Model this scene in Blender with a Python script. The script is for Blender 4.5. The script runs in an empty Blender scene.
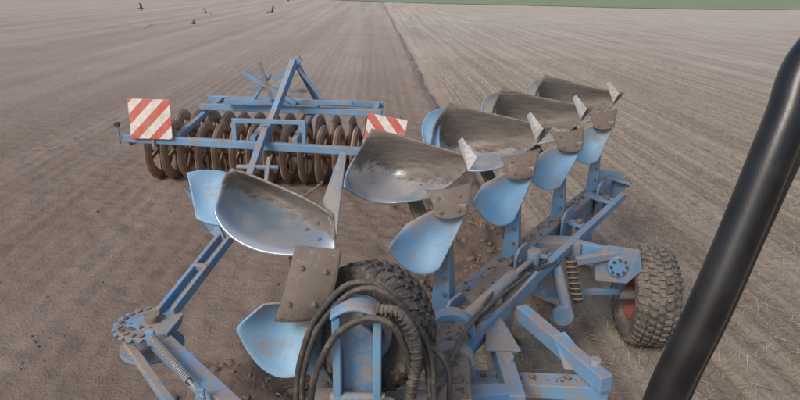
import bpy, math, random, numpy as np, bmesh
from mathutils import Vector, Matrix, Quaternion
random.seed(3); rng=np.random.default_rng(5)
V=Vector
scene=bpy.context.scene
COL=bpy.context.collection
scene.view_settings.view_transform='Standard'; scene.view_settings.look='None'; scene.view_settings.exposure=0

# ---------------------------------------------------------------- materials
def newmat(name):
    m=bpy.data.materials.new(name); m.use_nodes=True
    nt=m.node_tree; b=nt.nodes['Principled BSDF']; return m,nt,b
def ramp(nt,src,stops):
    r=nt.nodes.new('ShaderNodeValToRGB'); e=r.color_ramp.elements
    e[0].position=stops[0][0]; e[0].color=(*stops[0][1],1)
    e[1].position=stops[-1][0]; e[1].color=(*stops[-1][1],1)
    for p,c in stops[1:-1]:
        x=e.new(p); x.color=(*c,1)
    nt.links.new(src,r.inputs[0]); return r
def g(x): return (x,x,x)
def noise(nt,scale,detail=4,rough=.6,vec=None,dist=0):
    n=nt.nodes.new('ShaderNodeTexNoise'); n.inputs['Scale'].default_value=scale; n.inputs['Detail'].default_value=detail
    n.inputs['Roughness'].default_value=rough; n.inputs['Distortion'].default_value=dist
    if vec is not None: nt.links.new(vec,n.inputs['Vector'])
    return n
def mixc(nt,fac,a,b,blend='MIX'):
    m=nt.nodes.new('ShaderNodeMix'); m.data_type='RGBA'; m.blend_type=blend
    for s,i in ((fac,0),(a,6),(b,7)):
        if hasattr(s,'links'): nt.links.new(s,m.inputs[i])
        elif i==0: m.inputs[0].default_value=s
        else: m.inputs[i].default_value=(*s,1)
    return m.outputs[2]
def math_(nt,op,a,b=0.0,clamp=False):
    m=nt.nodes.new('ShaderNodeMath'); m.operation=op; m.use_clamp=clamp
    for s,i in ((a,0),(b,1)):
        if hasattr(s,'links'): nt.links.new(s,m.inputs[i])
        else: m.inputs[i].default_value=s
    return m.outputs[0]
def bump(nt,b,h,strength=.5,dist=.01):
    n=nt.nodes.new('ShaderNodeBump'); n.inputs['Strength'].default_value=strength; n.inputs['Distance'].default_value=dist
    nt.links.new(h,n.inputs['Height']); nt.links.new(n.outputs[0],b.inputs['Normal'])

def dusty(name,base,dust=(.30,.24,.195),amount=.45,rough=.45,metal=0.0,scale=6,spec=.5,base2=None,upk=.10,film=.18,attr=False):
    """painted / metal surface with patches of dried soil, heavier on upward faces"""
    m,nt,b=newmat(name)
    geo=nt.nodes.new('ShaderNodeNewGeometry')
    sep=nt.nodes.new('ShaderNodeSeparateXYZ'); nt.links.new(geo.outputs['Normal'],sep.inputs[0])
    n1=noise(nt,scale,5,.68,geo.outputs['Position']); n2=noise(nt,scale*8,3,.7,geo.outputs['Position'])
    s=math_(nt,'ADD',math_(nt,'MULTIPLY',n1.outputs[0],.7),math_(nt,'MULTIPLY',n2.outputs[0],.3))
    s=math_(nt,'ADD',s,math_(nt,'MULTIPLY',math_(nt,'MAXIMUM',sep.outputs[2],0.0),upk))
    if attr:
        a=nt.nodes.new('ShaderNodeAttribute'); a.attribute_name='wear'; s=math_(nt,'ADD',s,a.outputs['Fac'])
    t=.72-.4*amount
    f=ramp(nt,s,[(t-.08,g(0)),(t+.08,g(1))])
    fac=math_(nt,'ADD',math_(nt,'MULTIPLY',f.outputs[0],.95-film),film)
    bc=base
    if base2: 
        n3=noise(nt,2.3,2,.5,geo.outputs['Position']); bc=mixc(nt,ramp(nt,n3.outputs[0],[(.4,g(0)),(.6,g(1))]).outputs[0],base,base2)
    dcol=mixc(nt,n2.outputs[0],tuple(c*.6 for c in dust),tuple(c*1.3 for c in dust))
    nt.links.new(mixc(nt,fac,bc,dcol),b.inputs['Base Color'])
    rr=math_(nt,'ADD',math_(nt,'MULTIPLY',fac,.9-rough),rough)
    nt.links.new(rr,b.inputs['Roughness'])
    if metal: nt.links.new(math_(nt,'MULTIPLY',math_(nt,'SUBTRACT',1.0,fac),metal),b.inputs['Metallic'])
    b.inputs['Specular IOR Level'].default_value=spec
    bump(nt,b,s,.35,.012)
    return m
BLUE=dusty('dusty_blue_paint',(.075,.27,.52),amount=.40,base2=(.12,.34,.58),film=.2)
BLUEC=dusty('blue_paint_scuffed',(.09,.31,.56),amount=.22,base2=(.20,.41,.61),film=.2,upk=.02,scale=5,attr=True)
BLUED=dusty('soiled_blue_paint',(.07,.24,.45),amount=.54,film=.22)
SOILED=dusty('soil_caked_steel',(.13,.10,.08),dust=(.25,.195,.155),amount=.5,rough=.7,metal=.2)
SHIN=dusty('scoured_share_steel',(.17,.15,.135),dust=(.17,.13,.105),amount=.5,rough=.42,metal=.45,base2=(.10,.08,.066),scale=9)
STEEL=dusty('scoured_steel',(.46,.48,.50),amount=.42,rough=.35,metal=.6,base2=(.3,.36,.44))
RUST=dusty('rusty_ring_iron',(.29,.17,.11),dust=(.37,.28,.21),amount=.5,rough=.7)
RUBBER=dusty('black_rubber',(.022,.021,.021),dust=(.17,.14,.115),amount=.3,rough=.6)
TYRE=dusty('tyre_rubber',(.055,.05,.048),dust=(.20,.165,.135),amount=.48,rough=.8)
TYREB=dusty('black_tyre_rubber',(.028,.027,.027),dust=(.16,.135,.11),amount=.30,rough=.7)
RIMRED=dusty('red_rim_paint',(.34,.045,.04),dust=(.18,.13,.105),amount=.42,rough=.5)
HOSE=dusty('hose_rubber',(.026,.025,.025),dust=(.16,.135,.11),amount=.30,rough=.5)
SEAL=dusty('seal_rubber',(.02,.02,.021),amount=.05,rough=.6,film=.02)
def mouldmat():
    m,nt,b=newmat('worn_mouldboard_steel')
    a=nt.nodes.new('ShaderNodeAttribute'); a.attribute_name='wear'
    geo=nt.nodes.new('ShaderNodeNewGeometry')
    n1=noise(nt,5,6,.68,geo.outputs['Position'],.6); n2=noise(nt,45,3,.7,geo.outputs['Position']); n3=noise(nt,3,2,.5,geo.outputs['Position'])
    mp=nt.nodes.new('ShaderNodeMapping'); mp.inputs['Scale'].default_value=(5,12,50); mp.inputs['Rotation'].default_value=(0,.5,.4)
    nt.links.new(geo.outputs['Position'],mp.inputs[0]); n4=noise(nt,1.0,4,.6,mp.outputs[0])
    s=math_(nt,'ADD',a.outputs['Fac'],math_(nt,'MULTIPLY',math_(nt,'SUBTRACT',n1.outputs[0],.5),1.4))
    s=math_(nt,'ADD',s,math_(nt,'MULTIPLY',math_(nt,'SUBTRACT',n4.outputs[0],.5),.6))
    f=ramp(nt,s,[(.24,g(0)),(.58,g(1))])
    steel=mixc(nt,ramp(nt,n3.outputs[0],[(.45,g(0)),(.62,g(1))]).outputs[0],(.70,.71,.73),(.34,.48,.64))
    steel=mixc(nt,math_(nt,'MULTIPLY',n4.outputs[0],.28),steel,(.36,.33,.31))
    soil=mixc(nt,ramp(nt,n4.outputs[0],[(.3,g(0)),(.7,g(1))]).outputs[0],(.115,.095,.083),(.225,.19,.165))
    soil=mixc(nt,ramp(nt,n2.outputs[0],[(.45,g(0)),(.7,g(.4))]).outputs[0],soil,(.28,.235,.20))
    nt.links.new(mixc(nt,f.outputs[0],soil,steel),b.inputs['Base Color'])
    nt.links.new(math_(nt,'ADD',math_(nt,'MULTIPLY',f.outputs[0],.45),.18),b.inputs['Metallic'])
    nt.links.new(math_(nt,'SUBTRACT',.52,math_(nt,'MULTIPLY',f.outputs[0],.24)),b.inputs['Roughness'])
    bump(nt,b,math_(nt,'ADD',n2.outputs[0],n1.outputs[0]),.2,.006)
    return m
MOULD=mouldmat()
def signmat(sg):
    m,nt,b=newmat('red_white_warning_stripes')
    tc=nt.nodes.new('ShaderNodeTexCoord'); sp=nt.nodes.new('ShaderNodeSeparateXYZ'); nt.links.new(tc.outputs['Object'],sp.inputs[0])
    s=math_(nt,'ADD',math_(nt,'MULTIPLY',sp.outputs[0],sg),sp.outputs[2]); s=math_(nt,'MULTIPLY',s,1/.30); s=math_(nt,'ADD',s,10.3); s=math_(nt,'FRACT',s)
    f=ramp(nt,s,[(.49,g(0)),(.51,g(1))])
    n=noise(nt,9,5,.6,tc.outputs['Object'])
    c=mixc(nt,f.outputs[0],(.60,.08,.06),(.78,.75,.71))
    d=ramp(nt,n.outputs[0],[(.42,g(.12)),(.72,g(.65))])
    nt.links.new(mixc(nt,d.outputs[0],c,(.40,.33,.28)),b.inputs['Base Color']); b.inputs['Roughness'].default_value=.5
    return m
def plasticmat():
    m,nt,b=newmat('black_coated_steel'); geo=nt.nodes.new('ShaderNodeNewGeometry')
    n=noise(nt,220,2,.6,geo.outputs['Position']); n2=noise(nt,25,4,.6,geo.outputs['Position'])
    nt.links.new(ramp(nt,n2.outputs[0],[(.4,(.006,.006,.008)),(.8,(.022,.022,.024))]).outputs[0],b.inputs['Base Color'])
    b.inputs['Roughness'].default_value=.30; bump(nt,b,n.outputs[0],.12,.001); return m
PLAST=plasticmat()

# ---------------------------------------------------------------- helpers
def empty(name,loc=(0,0,0)):
    o=bpy.data.objects.new(name,None); o.location=loc; COL.objects.link(o); return o
def link(name,me,parent,mats,smooth=False,bev=0):
    o=bpy.data.objects.new(name,me); COL.objects.link(o)
    if parent: o.parent=parent
    for m in (mats if isinstance(mats,(list,tuple)) else [mats]): me.materials.append(m)
    if smooth: me.polygons.foreach_set('use_smooth',[True]*len(me.polygons))
    if bev:
        b=o.modifiers.new('bevel','BEVEL'); b.width=bev; b.segments=2; b.limit_method='ANGLE'
    return o
def frame(p0,p1,up=V((0,0,1))):
    y=(V(p1)-V(p0)); L=y.length; y.normalize()
    x=y.cross(V(up)); 
    if x.length<1e-3: x=y.cross(V((1,0,0)))
    x.normalize(); z=x.cross(y); return x,y,z,L
def fixn(me):
    bm=bmesh.new(); bm.from_mesh(me); bmesh.ops.recalc_face_normals(bm,faces=bm.faces); bm.to_mesh(me); bm.free()
def beam(name,par,p0,p1,w,h,mat,bev=.006,up=(0,0,1),w1=None,h1=None):
    x,y,z,L=frame(p0,p1,up); w1=w1 or w; h1=h1 or h
    vs=[];p0=V(p0);p1=V(p1)
    for p,a,c in ((p0,w,h),(p1,w1,h1)):
        for i,j in ((-1,-1),(1,-1),(1,1),(-1,1)): vs.append(p+x*i*a/2+z*j*c/2)
    fs=[(0,1,2,3),(7,6,5,4),(0,4,5,1),(1,5,6,2),(2,6,7,3),(3,7,4,0)]
    me=bpy.data.meshes.new(name); me.from_pydata(vs,[],fs); fixn(me)
    return link(name,me,par,mat,bev=bev)
def cyl(name,par,p0,p1,r,mat,n=20,r1=None,bev=.003):
    x,y,z,L=frame(p0,p1); r1=r1 if r1 is not None else r; vs=[];p0=V(p0);p1=V(p1)
    for p,q in ((p0,r),(p1,r1)):
        for i in range(n):
            a=2*math.pi*i/n; vs.append(p+x*q*math.cos(a)+z*q*math.sin(a))
    fs=[tuple(range(n)),tuple(range(2*n-1,n-1,-1))]+[(i,i+n,(i+1)%n+n,(i+1)%n) for i in range(n)]
    me=bpy.data.meshes.new(name); me.from_pydata(vs,[],fs); fixn(me)
    o=link(name,me,par,mat,bev=bev)
    for i,p in enumerate(me.polygons): p.use_smooth=len(p.vertices)==4
    return o
def tube(name,par,pts,r,mat,res=10,cyclic=False):
    c=bpy.data.curves.new(name,'CURVE'); c.dimensions='3D'; c.bevel_depth=r; c.bevel_resolution=4; c.resolution_u=res; c.use_fill_caps=True
    s=c.splines.new('BEZIER'); s.bezier_points.add(len(pts)-1); s.use_cyclic_u=cyclic
    for b,p in zip(s.bezier_points,pts): b.co=p; b.handle_left_type=b.handle_right_type='AUTO'
    o=bpy.data.objects.new(name,c); COL.objects.link(o); o.parent=par; c.materials.append(mat); return o
def helix(name,par,p0,p1,R,r,turns,mat):
    x,y,z,L=frame(p0,p1); pts=[]
    n=int(turns*10)
    for i in range(n+1):
        a=2*math.pi*turns*i/n; pts.append(V(p0)+y*L*i/n+x*R*math.cos(a)+z*R*math.sin(a))
    c=bpy.data.curves.new(name,'CURVE'); c.dimensions='3D'; c.bevel_depth=r; c.bevel_resolution=2
    s=c.splines.new('POLY'); s.points.add(n)
    for b,p in zip(s.points,pts): b.co=(*p,1)
    o=bpy.data.objects.new(name,c); COL.objects.link(o); o.parent=par; c.materials.append(mat)
def plate(name,par,pts,th,mat,bev=.003):
    pts=[V(p) for p in pts]; n=len(pts)
    nm=V((0,0,0))
    for i in range(n): nm+=pts[i].cross(pts[(i+1)%n])
    nm.normalize()
    vs=[p+nm*th/2 for p in pts]+[p-nm*th/2 for p in pts]
    fs=[tuple(range(n)),tuple(range(2*n-1,n-1,-1))]+[(i,i+n,(i+1)%n+n,(i+1)%n) for i in range(n)]
    me=bpy.data.meshes.new(name); me.from_pydata(vs,[],fs); fixn(me)
    return link(name,me,par,mat,bev=bev)
def lag(t): return (2*(t-.5)*(t-1), -4*t*(t-1), 2*t*(t-.5))
def gpt(grid,s,t):
    ls,lt=lag(s),lag(t); p=V((0,0,0))
    for a in range(3):
        for b in range(3): p+=V(grid[a*3+b])*lt[a]*ls[b]
    return p
def sheet(name,par,grid,mat,th=.012,off=(0,0,0),mir=None,wear=None,nu=28,nv=20,scar=0):
    vs=[];w=[]
    for j in range(nv+1):
        t=j/nv
        for i in range(nu+1):
            s=i/nu; p=gpt(grid,s,t)+V(off)
            if mir is not None: p.z=mir[0]-(p.z-mir[0])*mir[1]
            if scar: # slightly bent / worn plate edge
                e=max(abs(s-.5),abs(t-.5))*2
                q=p*7; p=p+V((math.sin(q.y*1.7+q.z),math.sin(q.x*2.1+1),math.sin(q.x*1.3+q.y)))*scar*e**4
            vs.append(p); w.append(wear(s,t) if wear else 0)
    fs=[(j*(nu+1)+i,j*(nu+1)+i+1,(j+1)*(nu+1)+i+1,(j+1)*(nu+1)+i) for j in range(nv) for i in range(nu)]
    me=bpy.data.meshes.new(name); me.from_pydata(vs,[],fs)
    at=me.attributes.new('wear','FLOAT','POINT'); at.data.foreach_set('value',w)
    o=link(name,me,par,mat,smooth=True)
    m=o.modifiers.new('sol','SOLIDIFY'); m.thickness=th; m.offset=0
    b=o.modifiers.new('bevel','BEVEL'); b.width=.002; b.segments=1; b.limit_method='ANGLE'
    return o
def bolt(par,p,axis,r=.014,mat=None):
    p=V(p);a=V(axis).normalized(); cyl('bolt',par,p,p+a*.018,r,mat or SOILED,n=6,bev=0.001)

# ---------------------------------------------------------------- ground
def vnoise(x,y,seed):
    r=np.random.default_rng(seed); Tn=256; tab=r.random((Tn,Tn))
    xi=np.floor(x).astype(int); yi=np.floor(y).astype(int); fx=x-xi; fy=y-yi
    fx=fx*fx*(3-2*fx); fy=fy*fy*(3-2*fy)
    a=tab[xi%Tn,yi%Tn]; b=tab[(xi+1)%Tn,yi%Tn]; c=tab[xi%Tn,(yi+1)%Tn]; d=tab[(xi+1)%Tn,(yi+1)%Tn]
    return (a*(1-fx)+b*fx)*(1-fy)+(c*(1-fx)+d*fx)*fy-.5
SL=.0467; RF=1.93
def boundary(y):
    return np.minimum(RF, -.95+np.maximum(y-2.5,0)*.80)
def height(x,y):
    r=x+SL*y; bd=boundary(y)+.18*vnoise(y*1.7,y*0+3,9)+.10*vnoise(y*5,y*0+3,19)*(y<30)
    st=1/(1+np.exp(-np.clip((r-bd)/.05,-50,50)))
    fade=np.clip(1-(np.abs(y)-22)/30,0,1)*np.clip(1-(np.abs(x)-7)/6,0,1)
    pl=.055*vnoise(x*2.2,y*2.2,1)+.045*vnoise(x*6,y*6,2)+.032*vnoise(x*14,y*14,3)
    press=1/(1+np.exp(-np.clip((y-9.5)/.3,-50,50)))+1/(1+np.exp(np.clip((r+1.2)/.3,-50,50))); press=np.clip(press,0,1)
    pl=pl*(1-.45*press)+press*.009*np.sin(r*2*math.pi/.27)*(.4+1.2*np.abs(vnoise(x*.8,y*.3,12)))
    fresh=np.exp(-(np.clip(bd-.75-r,-3,20)/.85)**2)*(r<bd+.2)*(1-np.clip((y-8.5)/3,0,1))
    pl=pl+fresh*(.16*vnoise(x*5,y*5,5)+.12*vnoise(x*2.6,y*2.6,6)+.07*vnoise(x*11,y*11,8))
    s=.03+.012*np.sin(r*2*math.pi/.15)+.02*vnoise(x*9,y*9,4)+.03*vnoise(x*1.2,y*1.2,7)
    fur=-.17*np.exp(-((r-bd+.16)/.13)**2)-.03
    ridge=.05*np.exp(-((r-bd+.6)/.16)**2)
    h=(pl+fur+ridge)*(1-st)+s*st
    return h*fade+(1-fade)*(fur*(1-st)*.8*np.clip(1-np.abs(x)/14,0,1)), st, fresh
def axis(lo,a,b,hi,step,gro=1.09):
    m=list(np.arange(a,b,step)); s=step;p=m[-1]
    while p<hi: s*=gro; p+=s; m.append(p)
    s=step;p=m[0];q=[]
    while p>lo: s*=gro; p-=s; q.append(p)
    return np.array(q[::-1]+m)
xs=axis(-700,-6.5,6.5,700,.04); ys=axis(-60,1.8,13,1200,.04,1.035)
X,Y=np.meshgrid(xs,ys); Z,ST,FR=height(X,Y)
nx,ny=len(xs),len(ys)
co=np.stack([X,Y,Z],-1).reshape(-1,3)
idx=np.arange(nx*ny).reshape(ny,nx)
f=np.stack([idx[:-1,:-1],idx[:-1,1:],idx[1:,1:],idx[1:,:-1]],-1).reshape(-1,4)
def npmesh(name,co,f,k):
    me=bpy.data.meshes.new(name)
    me.vertices.add(len(co)); me.vertices.foreach_set('co',co.ravel())
    me.loops.add(f.size); me.loops.foreach_set('vertex_index',f.ravel().astype(np.int32))
    me.polygons.add(len(f)); me.polygons.foreach_set('loop_start',np.arange(0,f.size,k,dtype=np.int32)); me.polygons.foreach_set('loop_total',np.full(len(f),k,dtype=np.int32))
    me.update(); me.validate(); return me
me=npmesh('field_ground',co,f,4)
at=me.attributes.new('stubble','FLOAT','POINT'); at.data.foreach_set('value',ST.ravel().astype(np.float32))
at=me.attributes.new('fresh','FLOAT','POINT'); at.data.foreach_set('value',FR.ravel().astype(np.float32))
def groundmat():
    m,nt,b=newmat('field_soil_and_stubble')
    a=nt.nodes.new('ShaderNodeAttribute'); a.attribute_name='stubble'
    fr=nt.nodes.new('ShaderNodeAttribute'); fr.attribute_name='fresh'
    geo=nt.nodes.new('ShaderNodeNewGeometry'); sp=nt.nodes.new('ShaderNodeSeparateXYZ'); nt.links.new(geo.outputs['Position'],sp.inputs[0])
    r=math_(nt,'ADD',sp.outputs[0],math_(nt,'MULTIPLY',sp.outputs[1],SL))
    cv=nt.nodes.new('ShaderNodeCombineXYZ'); nt.links.new(r,cv.inputs[0]); nt.links.new(sp.outputs[1],cv.inputs[1])
    def stretched(sx,sy,detail=3):
        mp=nt.nodes.new('ShaderNodeMapping'); mp.inputs['Scale'].default_value=(sx,sy,1); nt.links.new(cv.outputs[0],mp.inputs[0]); return noise(nt,1,detail,.6,mp.outputs[0])
    P_=geo.outputs['Position']
    na=noise(nt,.35,3,.6,P_); nb=noise(nt,4,5,.72,P_); nc=noise(nt,30,5,.75,P_)
    row=stretched(3.2,.06); row2=stretched(.8,.015,2); row3=stretched(4.0,.06,3)
    c1=mixc(nt,ramp(nt,nb.outputs[0],[(.3,g(0)),(.7,g(1))]).outputs[0],(.178,.126,.098),(.245,.182,.145))
    c1=mixc(nt,ramp(nt,nc.outputs[0],[(.35,g(0)),(.75,g(.7))]).outputs[0],c1,(.295,.226,.182))
    c1=mixc(nt,ramp(nt,row.outputs[0],[(.45,g(.0)),(.65,g(.40))]).outputs[0],c1,(.155,.11,.086))
    c1=mixc(nt,ramp(nt,row2.outputs[0],[(.42,g(.0)),(.65,g(.4))]).outputs[0],c1,(.33,.26,.215))
    soil_haze=ramp(nt,math_(nt,'MULTIPLY',sp.outputs[1],1/70),[(.10,g(0)),(.35,g(.5)),(1,g(.85))])  # pales the soil with distance: haze painted into the base colour
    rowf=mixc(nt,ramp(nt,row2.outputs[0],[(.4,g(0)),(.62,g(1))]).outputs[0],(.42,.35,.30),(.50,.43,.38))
    c1=mixc(nt,soil_haze.outputs[0],c1,rowf)
    c1=mixc(nt,math_(nt,'MULTIPLY',fr.outputs['Fac'],.75),c1,(.115,.08,.06))
    c2=mixc(nt,ramp(nt,nc.outputs[0],[(.38,g(0)),(.62,g(1))]).outputs[0],(.20,.155,.12),(.34,.275,.215))
    c2=mixc(nt,ramp(nt,nb.outputs[0],[(.45,g(0)),(.62,g(.6))]).outputs[0],c2,(.21,.163,.128))
    c2=mixc(nt,ramp(nt,row3.outputs[0],[(.44,g(.0)),(.56,g(.55))]).outputs[0],c2,(.43,.36,.285))
    c2=mixc(nt,ramp(nt,row.outputs[0],[(.45,g(.0)),(.60,g(.40))]).outputs[0],c2,(.21,.165,.13))
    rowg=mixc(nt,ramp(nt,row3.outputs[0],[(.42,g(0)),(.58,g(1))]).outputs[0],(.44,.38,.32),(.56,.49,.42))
    stubble_haze=ramp(nt,math_(nt,'MULTIPLY',sp.outputs[1],1/60),[(.10,g(0)),(.4,g(.5)),(1,g(.85))])  # stubble fades paler with distance, aerial haze put into its colour
    c2=mixc(nt,stubble_haze.outputs[0],c2,rowg)
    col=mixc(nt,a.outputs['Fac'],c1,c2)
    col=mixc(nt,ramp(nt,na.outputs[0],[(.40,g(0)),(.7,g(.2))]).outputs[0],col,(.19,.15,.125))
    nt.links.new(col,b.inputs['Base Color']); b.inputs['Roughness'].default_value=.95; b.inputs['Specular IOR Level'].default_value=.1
    h=math_(nt,'ADD',math_(nt,'MULTIPLY',nb.outputs[0],1.1),math_(nt,'MULTIPLY',nc.outputs[0],.55))
    bump(nt,b,h,.8,.05)
    return m
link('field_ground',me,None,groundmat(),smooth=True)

def grassmat():
    m,nt,b=newmat('grass'); geo=nt.nodes.new('ShaderNodeNewGeometry')
    n=noise(nt,.15,5,.6,geo.outputs['Position']); 
    nt.links.new(ramp(nt,n.outputs[0],[(.3,(.17,.21,.115)),(.7,(.24,.28,.16))]).outputs[0],b.inputs['Base Color']); b.inputs['Roughness'].default_value=.9
    bump(nt,b,n.outputs[0],.5,.3); return m
pts=[(-3,112),(8,106),(20,104),(33,99.5),(47,97.5),(60,102),(72,110),(110,128),(400,180),(690,220),(690,1190),(-690,1190),(-690,330),(-100,190),(-30,133)]
me=bpy.data.meshes.new('grass_field'); me.from_pydata([(x,y,.06) for x,y in pts],[],[tuple(range(len(pts)))]); link('grass_field',me,None,grassmat())

# ---------------------------------------------------------------- clods & straw
def scatter_mesh(name,pos,size,mat,base,par=None):
    bv,bf=base; nv=len(bv); n=len(pos)
    ang=rng.random(n)*6.28; c,s=np.cos(ang),np.sin(ang)
    v=np.repeat(bv[None],n,0)*(1+.55*(rng.random((n,nv,1))-.5))*size[:,None,None]*np.stack([.7+.6*rng.random(n),.7+.6*rng.random(n),.5+.4*rng.random(n)],-1)[:,None,:]
    x=v[...,0]*c[:,None]-v[...,1]*s[:,None]; y=v[...,0]*s[:,None]+v[...,1]*c[:,None]
    v=np.stack([x,y,v[...,2]],-1)+pos[:,None,:]
    fs=(bf[None]+np.arange(n)[:,None,None]*nv).reshape(-1,3)
    return link(name,npmesh(name,v.reshape(-1,3),fs,3),par,mat)
bm=bmesh.new(); bmesh.ops.create_icosphere(bm,subdivisions=2,radius=1); ico=(np.array([v.co[:] for v in bm.verts]),np.array([[v.index for v in f_.verts] for f_ in bm.faces])); bm.free()
def clodmat():
    m,nt,b=newmat('clod_soil'); geo=nt.nodes.new('ShaderNodeNewGeometry')
    n=noise(nt,30,4,.7,geo.outputs['Position']); n2=noise(nt,1.5,2,.5,geo.outputs['Position'])
    c=mixc(nt,n.outputs[0],(.105,.074,.057),(.29,.222,.178)); c=mixc(nt,math_(nt,'MULTIPLY',n2.outputs[0],.6),c,(.15,.108,.085))
    nt.links.new(c,b.inputs['Base Color']); b.inputs['Roughness'].default_value=.95; b.inputs['Specular IOR Level'].default_value=.1; bump(nt,b,n.outputs[0],.8,.02); return m
CL=clodmat()
def zat(x,y): return height(x,y)[0]
n=20000; x=rng.uniform(-7,6,n); y=1.8+rng.random(n)**1.3*13
r=x+SL*y; bd=boundary(y); keep=(r<bd+.15)&(rng.random(n)<np.where((r>bd-1.7)&(y<9),.9,.10)); x,y,r,bd=x[keep],y[keep],r[keep],bd[keep]
sz=np.where((r>bd-1.7)&(y<9),.008+.042*rng.random(len(x))**3,.005+.015*rng.random(len(x))**3)
scatter_mesh('soil_clods',np.stack([x,y,zat(x,y)-sz*.1],-1),sz,CL,ico)
def straw():
    m=42000; x=rng.uniform(-1,11,m); y=2.2+rng.random(m)**1.35*24
    r=x+SL*y; bd=boundary(y); k=(r>bd+.02); k|=(rng.random(m)<.12)&(r>bd-1.5); x,y,r=x[k],y[k],r[k]; m=len(x)
    stand=rng.random(m)<.5
    rs=np.round(r/.15)*.15+rng.normal(0,.015,m); x=np.where(stand,rs-SL*y,x)
    L=np.where(stand,rng.uniform(.03,.09,m),rng.uniform(.04,.20,m)); ang=rng.random(m)*6.283
    tilt=np.where(stand,rng.uniform(.9,1.5,m),rng.uniform(-.05,.25,m))
    d=np.stack([np.cos(ang)*np.cos(tilt),np.sin(ang)*np.cos(tilt),np.sin(tilt)],-1)
    side=np.stack([-np.sin(ang),np.cos(ang),np.zeros(m)],-1); nrm=np.cross(d,side)
    w=rng.uniform(.0018,.0038,m)[:,None]
    p=np.stack([x,y,zat(x,y)+.004],-1); q=p+d*L[:,None]
    a=[p+side*w,p-side*w*.5+nrm*w*.87,p-side*w*.5-nrm*w*.87]; b=[q+side*w*.8,q-side*w*.5+nrm*w*.8,q-side*w*.5-nrm*w*.8]
    v=np.stack(a+b,1); base=np.array([[0,1,4,3],[1,2,5,4],[2,0,3,5]]); fs=(base[None]+np.arange(m)[:,None,None]*6).reshape(-1,4)
    me=npmesh('straw_stubble',v.reshape(-1,3),fs,4)
    mt,nt,bb=newmat('straw'); geo=nt.nodes.new('ShaderNodeNewGeometry'); nn=noise(nt,9,2,.5,geo.outputs['Position'])
    nt.links.new(ramp(nt,nn.outputs[0],[(.35,(.24,.185,.13)),(.65,(.50,.42,.31))]).outputs[0],bb.inputs['Base Color']); bb.inputs['Roughness'].default_value=.7
    link('straw_stubble',me,None,mt)
straw()

# ---------------------------------------------------------------- plough
PL=empty('reversible_plough')
M2=[(-.34,3.45,1.74),(-.09,3.60,1.60),(.19,3.45,1.69),(-.30,3.65,1.86),(-.04,3.95,1.70),(.37,3.60,1.77),(-.19,3.85,2.02),(.15,3.75,1.95),(.47,3.55,1.92)]
P2=[(-.06,3.3,1.41),(.10,3.3,1.26),(.25,3.3,1.29),(-.04,3.3,1.46),(.16,3.4,1.43),(.36,3.35,1.54),(.03,3.4,1.53),(.21,3.4,1.63),(.39,3.35,1.68)]
M1=[(-.84,2.55,1.93),(-.66,2.45,1.80),(-.28,2.40,1.77),(-.84,2.68,2.02),(-.60,2.82,1.88),(-.28,2.47,1.85),(-.80,2.75,2.07),(-.54,2.62,2.01),(-.29,2.5,1.93)]
P1=[(-.72,2.33,1.45),(-.57,2.30,1.25),(-.40,2.30,1.25),(-.68,2.34,1.50),(-.53,2.42,1.40),(-.38,2.33,1.38),(-.60,2.36,1.57),(-.48,2.38,1.56),(-.36,2.36,1.54)]
S2=[(.20,3.37,1.60),(.30,3.34,1.59),(.395,3.34,1.62),(.19,3.41,1.66),(.29,3.38,1.67),(.41,3.39,1.69),(.15,3.47,1.73),(.29,3.46,1.74),(.44,3.48,1.78)]
S1=[(-.55,2.34,1.50),(-.45,2.32,1.50),(-.35,2.34,1.50),(-.50,2.37,1.66),(-.40,2.35,1.65),(-.29,2.36,1.63),(-.45,2.43,1.81),(-.34,2.42,1.80),(-.25,2.42,1.80)]
def grow(gd,k):
    c=V((0,0,0))
    for p in gd: c+=V(p)/9
    return [tuple(c+(V(p)-c)*k) for p in gd]
def wearM(s,t): return 1.25-1.65*(t*1.15+.10*s)-.1*s
def wearP(s,t): return .34*max(0,t-.45)+.10*abs(s-.5)
offs=[(0,0,0),(.58,.82,0),(1.13,1.62,0),(1.69,2.46,0)]
bdir=V((.566,.82,0)).normalized(); side=V((.82,-.566,0)).normalized()
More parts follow.
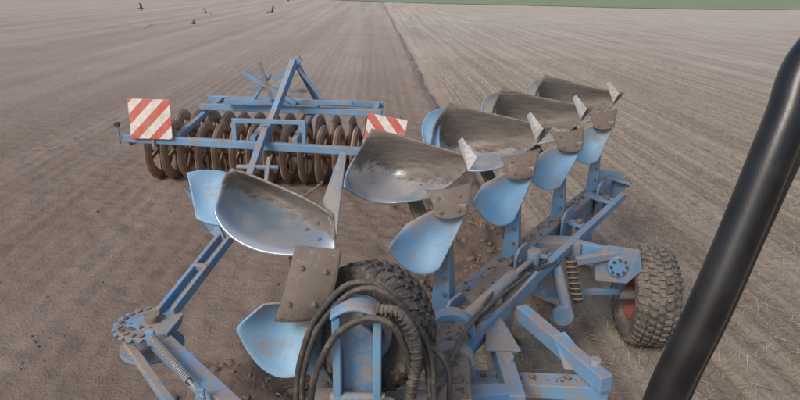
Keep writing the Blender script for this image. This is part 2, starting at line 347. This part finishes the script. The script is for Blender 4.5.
def body(i,Mg,Pg,Sg,leg,o,fin):
    o=V(o)
    if i>2: Mg=grow(Mg,1.12)
    sheet('mouldboard_%d'%i,PL,Mg,MOULD,.012,o,wear=wearM,scar=.006)
    sheet('skimmer_board_%d'%i,PL,Pg,BLUEC,.010,o,wear=wearP,scar=.006)
    sheet('share_shin_%d'%i,PL,Sg,SHIN,.016,o,nu=12,nv=12,scar=.008)
    plate('trashboard_fin_%d'%i,PL,[V(p)+o for p in fin],.008,STEEL)
    if i>2:
        sheet('board_backing_%d'%i,PL,[(-.40,3.62,1.78),(-.36,3.60,1.74),(-.28,3.58,1.74),(-.42,3.72,1.88),(-.37,3.74,1.87),(-.28,3.76,1.87),(-.37,3.80,1.97),(-.31,3.84,1.99),(-.22,3.92,2.00)],BLUEC if i==3 else STEEL,.01,o,nu=10,nv=10)
    a=V(leg[0])+o;b=V(leg[1])+o
    beam('leg_%d'%i,PL,b,a,.13,.05,BLUE,up=(0.3,1,0),w1=.09)
    beam('leg_rib_%d'%i,PL,b+V((.075,.03,0)),a+V((.05,.05,.05)),.02,.11,BLUED,up=(0.3,1,0))
    beam('frog_%d'%i,PL,a+V((-.02,.05,-.05)),V(Mg[4])+o+V((.08,-.02,-.06)),.09,.05,SOILED)
    beam('frog_arm_%d'%i,PL,a+V((.02,.06,.1)),V(Mg[5])+o+V((-.10,.06,-.05)),.06,.04,SOILED)
    for k in range(3): bolt(PL,b.lerp(a,.2+.25*k)+V((0.01,-.028,0)),(0,-1,0))
    for (s_,t_) in ((.80,.30),(.86,.5),(.90,.25)):
        bolt(PL,gpt(Mg,s_,t_)+o+V((0,-.002,0.002)),(0,-1,.2),.009,SHIN)
    for (s_,t_) in ((.25,.25),(.25,.75),(.75,.3),(.75,.75)):
        bolt(PL,gpt(Sg,s_,t_)+o+V((0,-.004,0.002)),(0,-1,.2),.011,SOILED)
    plate('leg_clamp_%d'%i,PL,[b+bdir*s_*.13+side*.095+V((0,0,z)) for s_,z in ((-1,-.14),(1,-.14),(1,.14),(.5,.2),(-.5,.2),(-1,.14))],.022,BLUE)
    for s_ in (-.08,.08):
        for z in (-.09,.1): bolt(PL,b+bdir*s_+side*.107+V((0,0,z)),side,.018)
    beam('lower_leg_%d'%i,PL,b,V((b.x,b.y,.28)),.12,.05,BLUED,up=(0,1,0))
    if i>1: sheet('lower_mouldboard_%d'%i,PL,Mg,SOILED,.012,o,mir=(.85,.80))
    sheet('lower_skimmer_%d'%i,PL,Pg,BLUED,.01,o,mir=(.85,.9))
fin2=[(.415,3.53,1.83),(.47,3.55,1.92),(.375,3.60,2.03),(.35,3.62,2.00)]
fin1=[(-.28,2.47,1.83),(-.27,2.49,1.93),(-.235,2.52,2.21),(-.262,2.56,2.21),(-.35,2.58,1.97)]
body(1,M1,P1,S1,[(-.42,2.40,1.32),(-.31,2.60,.86)],(0,0,0),fin1)
for k,o in enumerate(offs): body(k+2,M2,P2,S2,[(.27,3.42,1.32),(.28,3.43,.86)],o,fin2)
sheet('wing_backing_1',PL,[(-.95,2.62,1.86),(-.88,2.6,1.84),(-.80,2.58,1.84),(-.99,2.70,1.98),(-.92,2.72,1.95),(-.84,2.70,1.95),(-1.02,2.75,2.04),(-.93,2.78,2.05),(-.84,2.8,2.03)],BLUEC,.01)
B0=V((-.50,2.32,.85)); B1=V((2.30,6.39,.85))
beam('main_beam',PL,B0,B1,.15,.17,BLUED,.012)
beam('control_rod_beam',PL,V((.62,3.42,.90)),V((2.28,5.85,.90)),.06,.07,BLUE)
for t in (.36,.52,.68,.84,.99):
    p=B0.lerp(B1,t); beam('beam_link',PL,p+V((0,0,.103)),p+side*.26+V((0,0,.073)),.10,.03,BLUE)
    cyl('link_pin',PL,p+side*.22+V((0,0,.02)),p+side*.22+V((0,0,.13)),.025,SOILED)
plate('beam_end_plate',PL,[B1+side*a+V((0,0,z)) for a,z in ((-.12,-.14),(.14,-.14),(.2,.0),(.14,.16),(-.12,.14))],.025,BLUE)
# headstock
beam('turnover_shaft_housing',PL,(.25,2.15,1.06),(.30,2.95,1.06),.17,.17,SOILED,.02)
cyl('turnover_bearing',PL,(.30,2.93,1.06),(.31,3.02,1.06),.13,BLUE,n=28)
cyl('turnover_collar',PL,(.285,2.62,1.06),(.29,2.70,1.06),.115,BLUED,n=28)
for k in range(8):
    a=k*math.pi/4; bolt(PL,(.30+.10*math.cos(a),2.925,1.06+.10*math.sin(a)),(0,-1,0),.012,SOILED)
beam('frame_arm_1',PL,(.59,3.47,.9),(.61,2.55,.9),.09,.10,BLUE)
beam('frame_arm_2',PL,(.80,3.48,.9),(1.12,2.72,.9),.08,.10,BLUE)
beam('frame_cross_bar',PL,(.42,2.86,.8),(1.16,2.82,.8),.12,.09,BLUE)
beam('frame_brace_1',PL,(.34,2.86,.96),(.66,3.45,.93),.07,.06,BLUE)
beam('frame_brace_2',PL,(.31,2.5,.98),(.62,2.62,.92),.09,.06,BLUE)
beam('frame_base',PL,(-.25,2.75,.93),(.62,3.40,.93),.12,.10,BLUED)
beam('swing_plate',PL,(.25,3.05,.95),(.85,3.95,.97),.26,.03,SOILED)
beam('swing_plate_edge',PL,(.40,2.98,.93),(.98,3.86,.95),.03,.12,BLUE)
plate('frame_gusset',PL,[(.50,2.94,.955),(.70,2.94,.955),(.64,3.3,.955),(.54,3.3,.955)],.012,BLUED)
plate('frame_gusset_2',PL,[(.95,2.92,.853),(1.14,2.90,.853),(1.00,3.15,.955),(.92,3.12,.955)],.012,BLUE)
for q in ((.48,2.86),(.75,2.85),(.95,2.84)): bolt(PL,(q[0],q[1],.846),(0,0,1),.018)
cyl('pivot_pin_1',PL,(.62,3.45,.82),(.62,3.45,1.04),.05,SOILED); cyl('pivot_pin_2',PL,(.61,2.86,.8),(.61,2.86,.98),.035,STEEL)
cyl('pivot_pin_3',PL,(1.09,2.84,.8),(1.09,2.84,.98),.03,STEEL)
cyl('width_cylinder',PL,(.40,3.15,1.03),(.78,3.72,1.04),.045,BLUED); cyl('width_cylinder_rod',PL,(.78,3.72,1.04),(.98,4.02,1.03),.02,STEEL)
cyl('cylinder_eye',PL,(.98,4.02,.97),(.98,4.02,1.09),.045,BLUED)
beam('headstock_rib_1',PL,(-.255,2.20,.95),(-.255,2.20,1.62),.035,.10,BLUE,up=(0,1,0))
beam('headstock_rib_2',PL,(-.085,2.20,.95),(-.085,2.20,1.60),.035,.10,BLUE,up=(0,1,0))
plate('headstock_plate',PL,[(-.235,2.235,1.0),(-.105,2.235,1.0),(-.105,2.235,1.50),(-.17,2.235,1.56),(-.235,2.235,1.50)],.02,BLUED)
sheet('headstock_cap',PL,[(-.275,2.14,1.615),(-.17,2.14,1.66),(-.065,2.14,1.605),(-.275,2.2,1.625),(-.17,2.2,1.675),(-.065,2.2,1.615),(-.275,2.26,1.62),(-.17,2.26,1.665),(-.065,2.26,1.61)],BLUE,.014,nu=12,nv=6)
cyl('headstock_pin_low',PL,(-.29,2.17,1.22),(-.05,2.17,1.22),.022,BLUED)
beam('headstock_foot',PL,(-.40,2.35,.98),(.28,2.35,.98),.2,.16,BLUED)
def off(pts,dx,dy,dz): return [(a+dx,b+dy,c+dz) for a,b,c in pts]
arc=[(-.45,2.22,.95),(-.43,2.26,1.11),(-.40,2.3,1.39),(-.29,2.32,1.64),(-.14,2.33,1.745),(0.01,2.32,1.65),(.11,2.28,1.50),(.15,2.22,1.28),(.16,2.16,1.05)]
def jit(p,k): return [(a+random.uniform(-k,k),b+random.uniform(-k,k),c+random.uniform(-k,k)) for a,b,c in p]
tube('hydraulic_hose_1',PL,off(arc,-.012,-.10,.0),.014,HOSE); tube('hydraulic_hose_2',PL,jit(off(arc,.015,-.12,-.02),.008),.013,HOSE)
tube('hydraulic_hose_3',PL,[(-.38,2.12,.95),(-.37,2.12,1.2),(-.31,2.12,1.45),(-.2,2.13,1.60),(-.06,2.12,1.63),(.03,2.12,1.50),(.06,2.1,1.2),(.03,2.05,1.0)],.015,HOSE)
tube('hydraulic_hose_4',PL,[(.22,2.2,1.0),(.23,2.2,1.2),(.20,2.22,1.38),(.12,2.24,1.42),(.07,2.18,1.3),(.10,2.1,1.1)],.013,HOSE)
thick=[(-.08,2.16,1.66),(.0,2.14,1.655),(.06,2.12,1.58),(.08,2.1,1.46),(.06,2.08,1.34),(.04,2.04,1.2),(.03,2.02,1.0)]
tube('hose_sleeve',PL,thick,.022,HOSE)
for i in range(26):
    t=i/25; k=t*6; a=min(int(k),5); p=V(thick[a]).lerp(V(thick[a+1]),k-a); d=(V(thick[a+1])-V(thick[a])).normalized()
    cyl('sleeve_band',PL,p-d*.005,p+d*.005,.0265,RUBBER)
tube('hydraulic_hose_5',PL,[(.0,2.06,1.0),(.02,2.06,1.18),(-.02,2.1,1.26),(-.08,2.12,1.2),(-.1,2.12,1.05)],.014,HOSE)
tube('hydraulic_hose_6',PL,[(.14,2.2,1.1),(.3,2.6,1.2),(.45,3.05,1.12),(.78,3.75,1.02),(1.1,4.1,.98)],.012,HOSE)
tube('hydraulic_hose_7',PL,[(.15,2.24,1.15),(.33,2.7,1.19),(.55,3.2,1.10),(.95,3.85,1.0),(1.2,4.2,.92)],.011,HOSE)
fp=[];fz=[]
def dirt_line(a,b,w,n,zt):
    for _ in range(n):
        p=V(a).lerp(V(b),random.random()); fp.append((p.x+random.uniform(-w,w)*.82,p.y-random.uniform(-w,w)*.566,zt+.001)); fz.append(.003+.011*random.random()**3)
dirt_line((.30,3.12,0),(.84,3.92,0),.11,330,.975); dirt_line(B0+(B1-B0)*.33,B1,.06,300,.937); dirt_line((.26,2.2,0),(.30,2.9,0),.06,60,1.146)
dirt_line((.45,2.86,0),(1.13,2.82,0),.04,45,.846); dirt_line((-1.6,3.15,0),(-1.42,3.3,0),.12,40,.946)
scatter_mesh('soil_crumbs',np.array(fp),np.array(fz),CL,ico,PL)
# depth-wheel linkage
beam('wheel_arm_root',PL,(1.10,4.66,.86),(1.50,4.62,.87),.16,.12,BLUED)
beam('wheel_arm',PL,(1.45,4.62,.87),(1.93,4.50,.80),.07,.12,BLUE)
plate('wheel_bracket',PL,[(1.60,4.42,.66),(1.84,4.38,.66),(1.95,4.38,.78),(1.90,4.38,.95),(1.66,4.42,.97),(1.56,4.43,.85)],.025,BLUED)
cyl('wheel_bracket_boss',PL,(1.75,4.41,.81),(1.75,4.36,.81),.085,BLUE,n=28)
for a in range(8):
    an=a*math.pi/4; bolt(PL,(1.75+.062*math.cos(an),4.365,.81+.062*math.sin(an)),(0,-1,0),.011,RUBBER)
beam('wheel_fork',PL,(1.90,4.50,.82),(1.86,4.62,.44),.05,.09,BLUE)
cyl('wheel_cylinder',PL,(1.22,4.25,.86),(1.32,4.15,.52),.045,BLUED); cyl('wheel_damper',PL,(1.34,4.32,.88),(1.42,4.22,.56),.035,RUBBER)
helix('damper_spring',PL,(1.34,4.32,.88),(1.42,4.22,.56),.045,.008,8,SOILED)
cyl('damper_disc',PL,(1.28,4.10,.5),(1.28,4.16,.5),.08,BLUED); beam('wheel_strut',PL,(1.15,4.3,.6),(1.85,4.55,.5),.05,.05,BLUE)
beam('wheel_strut_2',PL,(1.40,4.35,.86),(1.78,4.42,.9),.05,.06,BLUED)
# packer catching arm
cyl('arm_pivot_disc',PL,(-1.53,3.24,.90),(-1.53,3.24,.925),.19,BLUED,n=40)
cyl('arm_pivot_disc_low',PL,(-1.53,3.24,.74),(-1.53,3.24,.765),.19,BLUE,n=40)
cyl('arm_pivot_hub',PL,(-1.50,3.22,.70),(-1.50,3.22,.99),.045,SOILED)
for i in range(15):
    a=math.radians(60+i*18); p=V((-1.53+.165*math.cos(a),3.24+.165*math.sin(a),.925)); cyl('index_boss',PL,p,p+V((0,0,.010)),.015,SOILED,n=12,bev=0)
    q=V((-1.53+.195*math.cos(a),3.24+.195*math.sin(a),.905)); cyl('index_tooth',PL,q,q+V((0,0,.018)),.018,BLUE,n=8,bev=0)
plate('arm_gusset',PL,[(-1.66,3.18,.935),(-1.36,3.08,.935),(-1.34,3.30,.935),(-1.40,3.42,.935),(-1.55,3.36,.935)],.02,BLUE)
for dx in (-.045,.045):
    beam('catch_arm_upper',PL,(-1.45+dx,3.30,.95),(-1.30+dx,4.22,1.10),.03,.07,BLUE)
beam('catch_arm_spacer',PL,(-1.43,3.78,1.04),(-1.32,3.77,1.04),.04,.05,BLUED)
plate('catch_hook',PL,[(-1.28,4.15,1.04),(-1.36,4.2,1.20),(-1.44,4.2,1.36),(-1.58,4.2,1.47),(-1.50,4.2,1.28),(-1.42,4.2,1.12)],.03,BLUE)
beam('catch_arm_lower',PL,(-1.46,3.16,.86),(-.62,2.28,.88),.09,.12,BLUE)
beam('catch_arm_stay',PL,(-1.62,3.12,.84),(-.90,2.28,.80),.05,.05,BLUED)
helix('arm_spring',PL,(-1.40,2.98,.97),(-1.06,2.60,.97),.022,.005,30,STEEL)
cyl('spring_rod',PL,(-1.46,3.05,.97),(-.95,2.47,.97),.008,STEEL)
for p in ((-1.43,3.02),(-.98,2.505)): beam('spring_bracket',PL,(p[0],p[1],.90),(p[0],p[1],1.0),.05,.02,BLUE,up=(0,1,0))
beam('catch_arm_mount',PL,(-.70,2.32,.87),(-.30,2.35,.9),.12,.12,BLUED)

# wheels
def lathe(name,par,prof,mat,n=64,closed=True):
    vs=[];m=len(prof)
    for i in range(n):
        a=2*math.pi*i/n
        for x_,r_ in prof: vs.append((x_,r_*math.cos(a),r_*math.sin(a)))
    fs=[]
    for i in range(n):
        for j in range(m if closed else m-1):
            k=(j+1)%m; fs.append((i*m+j,i*m+k,((i+1)%n)*m+k,((i+1)%n)*m+j))
    me=bpy.data.meshes.new(name); me.from_pydata(vs,[],fs); fixn(me)
    return link(name,me,par,mat,smooth=True)
def wheel(par,k,kw,tm,rm,nl):
    def S(p): return [(x_*kw,r_*k) for x_,r_ in p]
    lathe('tyre',par,S([(-.13,.22),(-.165,.27),(-.178,.33),(-.165,.385),(-.13,.410),(0,.418),(.13,.410),(.165,.385),(.178,.33),(.165,.27),(.13,.22)]),tm)
    lathe('rim',par,S([(-.13,.225),(-.14,.20),(-.05,.17),(-.04,.06),(-.10,.05),(-.10,.0),(.05,.0),(.05,.06),(.05,.18),(.14,.2),(.13,.225)]),rm)
    vs=[];fs=[]
    def lug(x0,x1,a0,a1,w,r0,r1):
        b=len(vs)
        for rr,sh in ((r0,1.0),(r1,.72)):
            for xx,aa in ((x0,a0),(x1,a1)):
                for sg in (-1,1):
                    ang=aa+sg*w*sh/2/.42; re=rr-(.035 if abs(xx)>.14 else 0); vs.append((xx*kw,re*k*math.cos(ang),re*k*math.sin(ang)))
        fs.extend([(b+4,b+5,b+7,b+6),(b,b+4,b+6,b+2),(b+1,b+3,b+7,b+5),(b,b+1,b+5,b+4),(b+2,b+6,b+7,b+3)])
    w=.042*40/nl
    for i in range(nl):
        a=2*math.pi*i/nl
        lug(-.175,-.105,a-.02,a+.02,w,.40,.432); lug(-.09,-.035,a+.06,a+.09,w,.41,.436); lug(-.022,.022,a,a,w,.41,.436)
        lug(.035,.09,a+.09,a+.06,w,.41,.436); lug(.105,.175,a+.02,a-.02,w,.40,.432)
    me=bpy.data.meshes.new('tread_lugs'); me.from_pydata(vs,[],fs); fixn(me); link('tread_lugs',me,par,tm,bev=.004*k)
    cyl('hub',par,(-.22*kw,0,0),(.06*kw,0,0),.055*k,BLUED); cyl('hub_cap',par,(-.26*kw,0,0),(-.20*kw,0,0),.035*k,SOILED)
    for i in range(6):
        a=i*math.pi/3; p=V((-.045*kw,.1*k*math.cos(a),.1*k*math.sin(a))); cyl('wheel_nut',par,p,p+V((-.025,0,0)),.013,SOILED,n=6,bev=0)
DW=empty('plough_depth_wheel',(2.10,4.60,.445)); DW.rotation_euler=(0,0,math.radians(-4))
wheel(DW,1,1,TYRE,RIMRED,40)
# swung-up support wheel carried on the headstock; its open side (local -X) looks towards the tractor and a little left
SW=empty('plough_support_wheel',(-.12,2.46,1.40))
SW.rotation_mode='QUATERNION'; SW.rotation_quaternion=V((-.50,-.84,.28)).to_track_quat('X','Z')@Quaternion((0,0,1),math.pi)
wheel(SW,.70,.62,TYREB,BLUED,30)

# ---------------------------------------------------------------- furrow press
FP=empty('furrow_press')
def ringmesh():
    prof=[(0.0,.465),(-.030,.43),(-.050,.34),(-.040,.315),(.040,.315),(.050,.34),(.030,.43)]
    n=56;vs=[];fs=[];m=len(prof)
    for i in range(n):
        a=2*math.pi*i/n
        for x_,r_ in prof: vs.append((x_,r_*math.cos(a),r_*math.sin(a)))
        for j in range(m):
            k=(j+1)%m; fs.append((i*m+j,i*m+k,((i+1)%n)*m+k,((i+1)%n)*m+j))
    for k in range(5):
        a=2*math.pi*k/5; b=len(vs); t=V((0,-math.sin(a),math.cos(a)));rd=V((0,math.cos(a),math.sin(a)))
        for rr,w in ((.05,.035),(.32,.028)):
            for sx,sy in ((-1,-1),(1,-1),(1,1),(-1,1)): vs.append(tuple(rd*rr+t*w*sy+V((.014*sx,0,0))))
        fs+= [(b,b+4,b+5,b+1),(b+1,b+5,b+6,b+2),(b+2,b+6,b+7,b+3),(b+3,b+7,b+4,b)]
    me=bpy.data.meshes.new('press_ring'); me.from_pydata(vs,[],fs); fixn(me)
    me.materials.append(RUST); return me
RM=ringmesh()
for row_,(ya,yb,sh,nn) in enumerate(((9.15,8.85,0,15),(9.95,9.65,.13,15))):
    for i in range(nn):
        t=(i)/(nn-1); o=bpy.data.objects.new('press_ring_%d_%d'%(row_,i),RM); COL.objects.link(o); o.parent=FP
        o.location=(-3.78+3.62*t+sh,ya+(yb-ya)*t,.43); o.rotation_euler=(random.random()*6,random.uniform(-.02,.02),math.radians(-4.7)+random.uniform(-.03,.03))
    cyl('press_shaft_%d'%row_,FP,(-3.9+sh,ya+.01,.43),(-.02+sh,yb-.01,.43),.045,SOILED)
beam('front_frame_beam',FP,(-3.98,8.47,.77),(.02,8.16,.68),.10,.11,BLUE,.01)
beam('rear_frame_beam',FP,(-3.35,10.45,1.0),(-.30,10.2,.98),.10,.10,BLUE,.01)
beam('middle_frame_beam',FP,(-3.2,9.55,1.03),(-.3,9.3,1.02),.10,.10,BLUE,.01)
for xx,y0 in ((-3.2,8.42),(-2.1,8.33),(-1.5,8.28),(-.5,8.2)):
    beam('frame_longitudinal',FP,(xx,y0,.80),(xx+.1,y0+1.95,1.0),.08,.08,BLUE)
for xa,yf,yr in ((-3.92,9.16,9.96),(-.02,8.83,9.63)):
    beam('side_plate',FP,(xa,yf-.72,.72),(xa,yr+.1,.6),.03,.14,BLUED)
    for yy in (yf,yr): beam('bearing_arm',FP,(xa,yy,.65),(xa,yy,.42),.03,.1,BLUED,up=(0,1,0)); cyl('bearing',FP,(xa-.04,yy,.43),(xa+.04,yy,.43),.07,SOILED)
beam('tower_mast',FP,(-1.95,8.38,.78),(-1.62,9.25,1.80),.09,.11,BLUE)
beam('tower_mast_top',FP,(-1.93,9.25,1.52),(-1.52,9.25,1.84),.08,.09,BLUE)
beam('tower_stay_1',FP,(-2.40,9.25,1.62),(-1.62,9.25,1.15),.06,.07,BLUE)
beam('tower_stay_2',FP,(-2.15,9.22,1.78),(-2.0,9.25,1.2),.05,.06,BLUED)
beam('tower_rear_leg',FP,(-1.60,9.25,1.78),(-1.45,10.3,1.02),.07,.07,BLUE)
beam('tower_cross_1',FP,(-2.75,9.35,1.15),(-.75,9.30,1.17),.07,.08,BLUE)
beam('tower_cross_2',FP,(-2.35,9.3,1.38),(-1.45,9.3,1.34),.05,.05,BLUED)
beam('tower_leg_l',FP,(-2.35,9.35,1.12),(-2.0,9.25,1.6),.05,.05,BLUE); beam('tower_leg_r',FP,(-1.15,9.35,1.12),(-1.58,9.25,1.7),.05,.05,BLUE)
for a,b in (((-2.36,8.36,.72),(-2.35,8.36,1.09)),((-1.37,8.30,.70),(-1.36,8.30,1.09)),((-2.38,8.36,1.07),(-1.33,8.30,1.07))):
    beam('guard_hoop',FP,a,b,.06,.06,BLUE,up=(0,1,0))
beam('drawbar',FP,(-1.92,8.40,.95),(-1.95,7.4,.52),.09,.10,BLUE); beam('drawbar_tip',FP,(-1.95,7.42,.52),(-2.02,7.05,.42),.06,.12,BLUED)
beam('drawbar_tip_2',FP,(-1.75,7.75,.70),(-1.70,7.15,.42),.05,.06,BLUED); cyl('drawbar_pin',FP,(-1.6,7.6,.62),(-2.15,7.6,.62),.03,BLUED)
pts=[]
for i in range(46):
    t=i/45; a=V((-1.9,7.2,.55)).lerp(V((-.95,7.0,.62)),t); a.z-=.38*4*t*(1-t)*.6
    pts.append(a)
for i in range(45):
    p=pts[i];q=pts[i+1]; d=(q-p).normalized(); s_=V((0,0,1)).cross(d).normalized() if i%2 else V((0,0,1)).cross(d).cross(d).normalized()
    L=.018; tube('chain_link',FP,[p-d*L,p+s_*.011,q-(q-p)*.2+s_*.011,q+d*L*.4,q-(q-p)*.2-s_*.011,p-s_*.011],.0045,SOILED,res=3,cyclic=True)
def sign(loc,rot,w,h,sg):
    e=empty('warning_sign',loc); e.rotation_euler=rot
    me=bpy.data.meshes.new('panel'); bm=bmesh.new()
    bmesh.ops.create_cube(bm,size=1); bmesh.ops.scale(bm,vec=(w,.006,h),verts=bm.verts); bm.to_mesh(me); bm.free(); link('panel',me,e,signmat(sg),bev=.002)
    for a,b in (((-w/2,.012,-h/2),(w/2,.012,-h/2)),((-w/2,.012,h/2),(w/2,.012,h/2))): beam('panel_stiffener',e,a,b,.02,.012,SOILED)
    beam('post',e,(0,.03,-h/2-.12),(0,.03,h/2-.06),.04,.03,BLUED,up=(0,1,0))
sign((-3.53,8.36,1.07),(math.radians(-4),0,math.radians(-3)),.60,.56,-1)
sign((-.22,8.02,.98),(math.radians(-4),math.radians(9),math.radians(-6)),.54,.50,1)
cyl('lamp_stalk',FP,(-4.02,8.4,.7),(-4.02,8.4,.98),.012,BLUED)
cyl('side_lamp',FP,(-4.02,8.36,.98),(-4.02,8.42,.98),.035,RUBBER)

# ---------------------------------------------------------------- tractor cab pillar
TC=empty('tractor_cab_pillar')
tube('pillar_tube',TC,[(.20,.50,1.6),(.24,.52,2.1),(.292,.55,2.475),(.322,.56,2.575),(.357,.58,2.685),(.386,.60,2.776),(.412,.62,2.842),(.460,.62,2.885),(.56,.60,2.915),(.7,.58,2.93)],.0205,PLAST,res=24)
tube('pillar_seal',TC,[(.222,.51,1.6),(.262,.53,2.1),(.314,.56,2.475),(.344,.57,2.575),(.379,.59,2.680),(.412,.61,2.758),(.445,.63,2.80),(.5,.63,2.84),(.6,.61,2.875),(.72,.59,2.89)],.0115,SEAL,res=24)

# ---------------------------------------------------------------- birds following the plough
def bmat():
    m,nt,b=newmat('dark_plumage'); b.inputs['Base Color'].default_value=(.07,.067,.068,1); b.inputs['Roughness'].default_value=.6; return m
BM=bmat()
def bird(loc,yaw,roll,flap,sc):
    e=empty('bird',loc); e.rotation_euler=(roll,0,yaw); e.scale=(sc,)*3
    prof=[(-.17,.0),(-.15,.012),(-.09,.022),(-.03,.036),(.04,.036),(.08,.024),(.11,.022),(.135,.014),(.165,.002)]
    vs=[];fs=[];n=10
    for x_,r_ in prof:
        for i in range(n): a=2*math.pi*i/n; vs.append((x_,r_*math.cos(a),r_*math.sin(a)))
    for j in range(len(prof)-1):
        for i in range(n): fs.append((j*n+i,j*n+(i+1)%n,(j+1)*n+(i+1)%n,(j+1)*n+i))
    b=len(vs); vs+=[(-.14,-.015,0),(-.14,.015,0),(-.23,.045,0),(-.23,-.045,0)]; fs.append((b,b+1,b+2,b+3))
    me=bpy.data.meshes.new('body'); me.from_pydata(vs,[],fs); fixn(me); link('body',me,e,BM,smooth=True)
    for sg in (-1,1):
        st=[(0,.06,-.06,0),(.12,.085,-.05,.5),(.22,.06,-.06,.75),(.31,.0,-.075,.6),(.36,-.06,-.085,.4)]
        vs=[];fs=[]
        for d,xf,xb,z in st: vs+=[(xf,sg*(d+.02),z*flap*.3+.01),(xb,sg*(d+.02),z*flap*.3)]
        for i in range(4): fs.append((2*i,2*i+2,2*i+3,2*i+1))
        me=bpy.data.meshes.new('wing'); me.from_pydata(vs,[],fs); o=link('wing',me,e,BM,smooth=True); m=o.modifiers.new('s','SOLIDIFY'); m.thickness=.006
for loc,yaw,roll,fl,sc in (((-11.6,28,1.76),.6,.5,.6,.8),((-10.9,27,1.1),1.9,-.4,-.3,.75),((-9.0,27,1.2),.2,.3,.8,.7),((-8.1,26,1.7),2.5,.6,.5,.7),((-5.8,28,1.7),1.0,-.6,.7,.8),((-5.1,28,2.3),.5,.4,-.4,.75)):
    bird(loc,yaw,roll,fl,sc)

# ---------------------------------------------------------------- light, world, camera
SE,SA=42,-140   # elevation; azimuth measured clockwise from +Y
w=bpy.data.worlds.new('World'); scene.world=w; w.use_nodes=True; nt=w.node_tree
sk=nt.nodes.new('ShaderNodeTexSky'); sk.sky_type='NISHITA'; sk.sun_disc=False; sk.sun_elevation=math.radians(SE); sk.sun_rotation=math.radians(SA); sk.dust_density=3.5; sk.air_density=1.2
nt.links.new(sk.outputs[0],nt.nodes['Background'].inputs[0]); nt.nodes['Background'].inputs[1].default_value=.15
sl=bpy.data.lights.new('sun','SUN'); sl.energy=1.5; sl.angle=math.radians(18); sl.color=(1,.97,.93); so=bpy.data.objects.new('sun',sl); COL.objects.link(so)
az=math.radians(SA); el=math.radians(SE); sd=V((math.sin(az)*math.cos(el),math.cos(az)*math.cos(el),math.sin(el)))
so.rotation_euler=sd.to_track_quat('Z','Y').to_euler()
cd=bpy.data.cameras.new('camera'); cam=bpy.data.objects.new('camera',cd); COL.objects.link(cam); scene.camera=cam
cd.sensor_width=36; cd.lens=36*604/800; cd.clip_start=.02; cd.clip_end=3000
Mr=Matrix.Rotation(math.radians(90-19.6),4,'X')@Matrix.Rotation(math.radians(.9),4,'Z')
cam.matrix_world=Matrix.Translation((0,0,2.9))@Mr
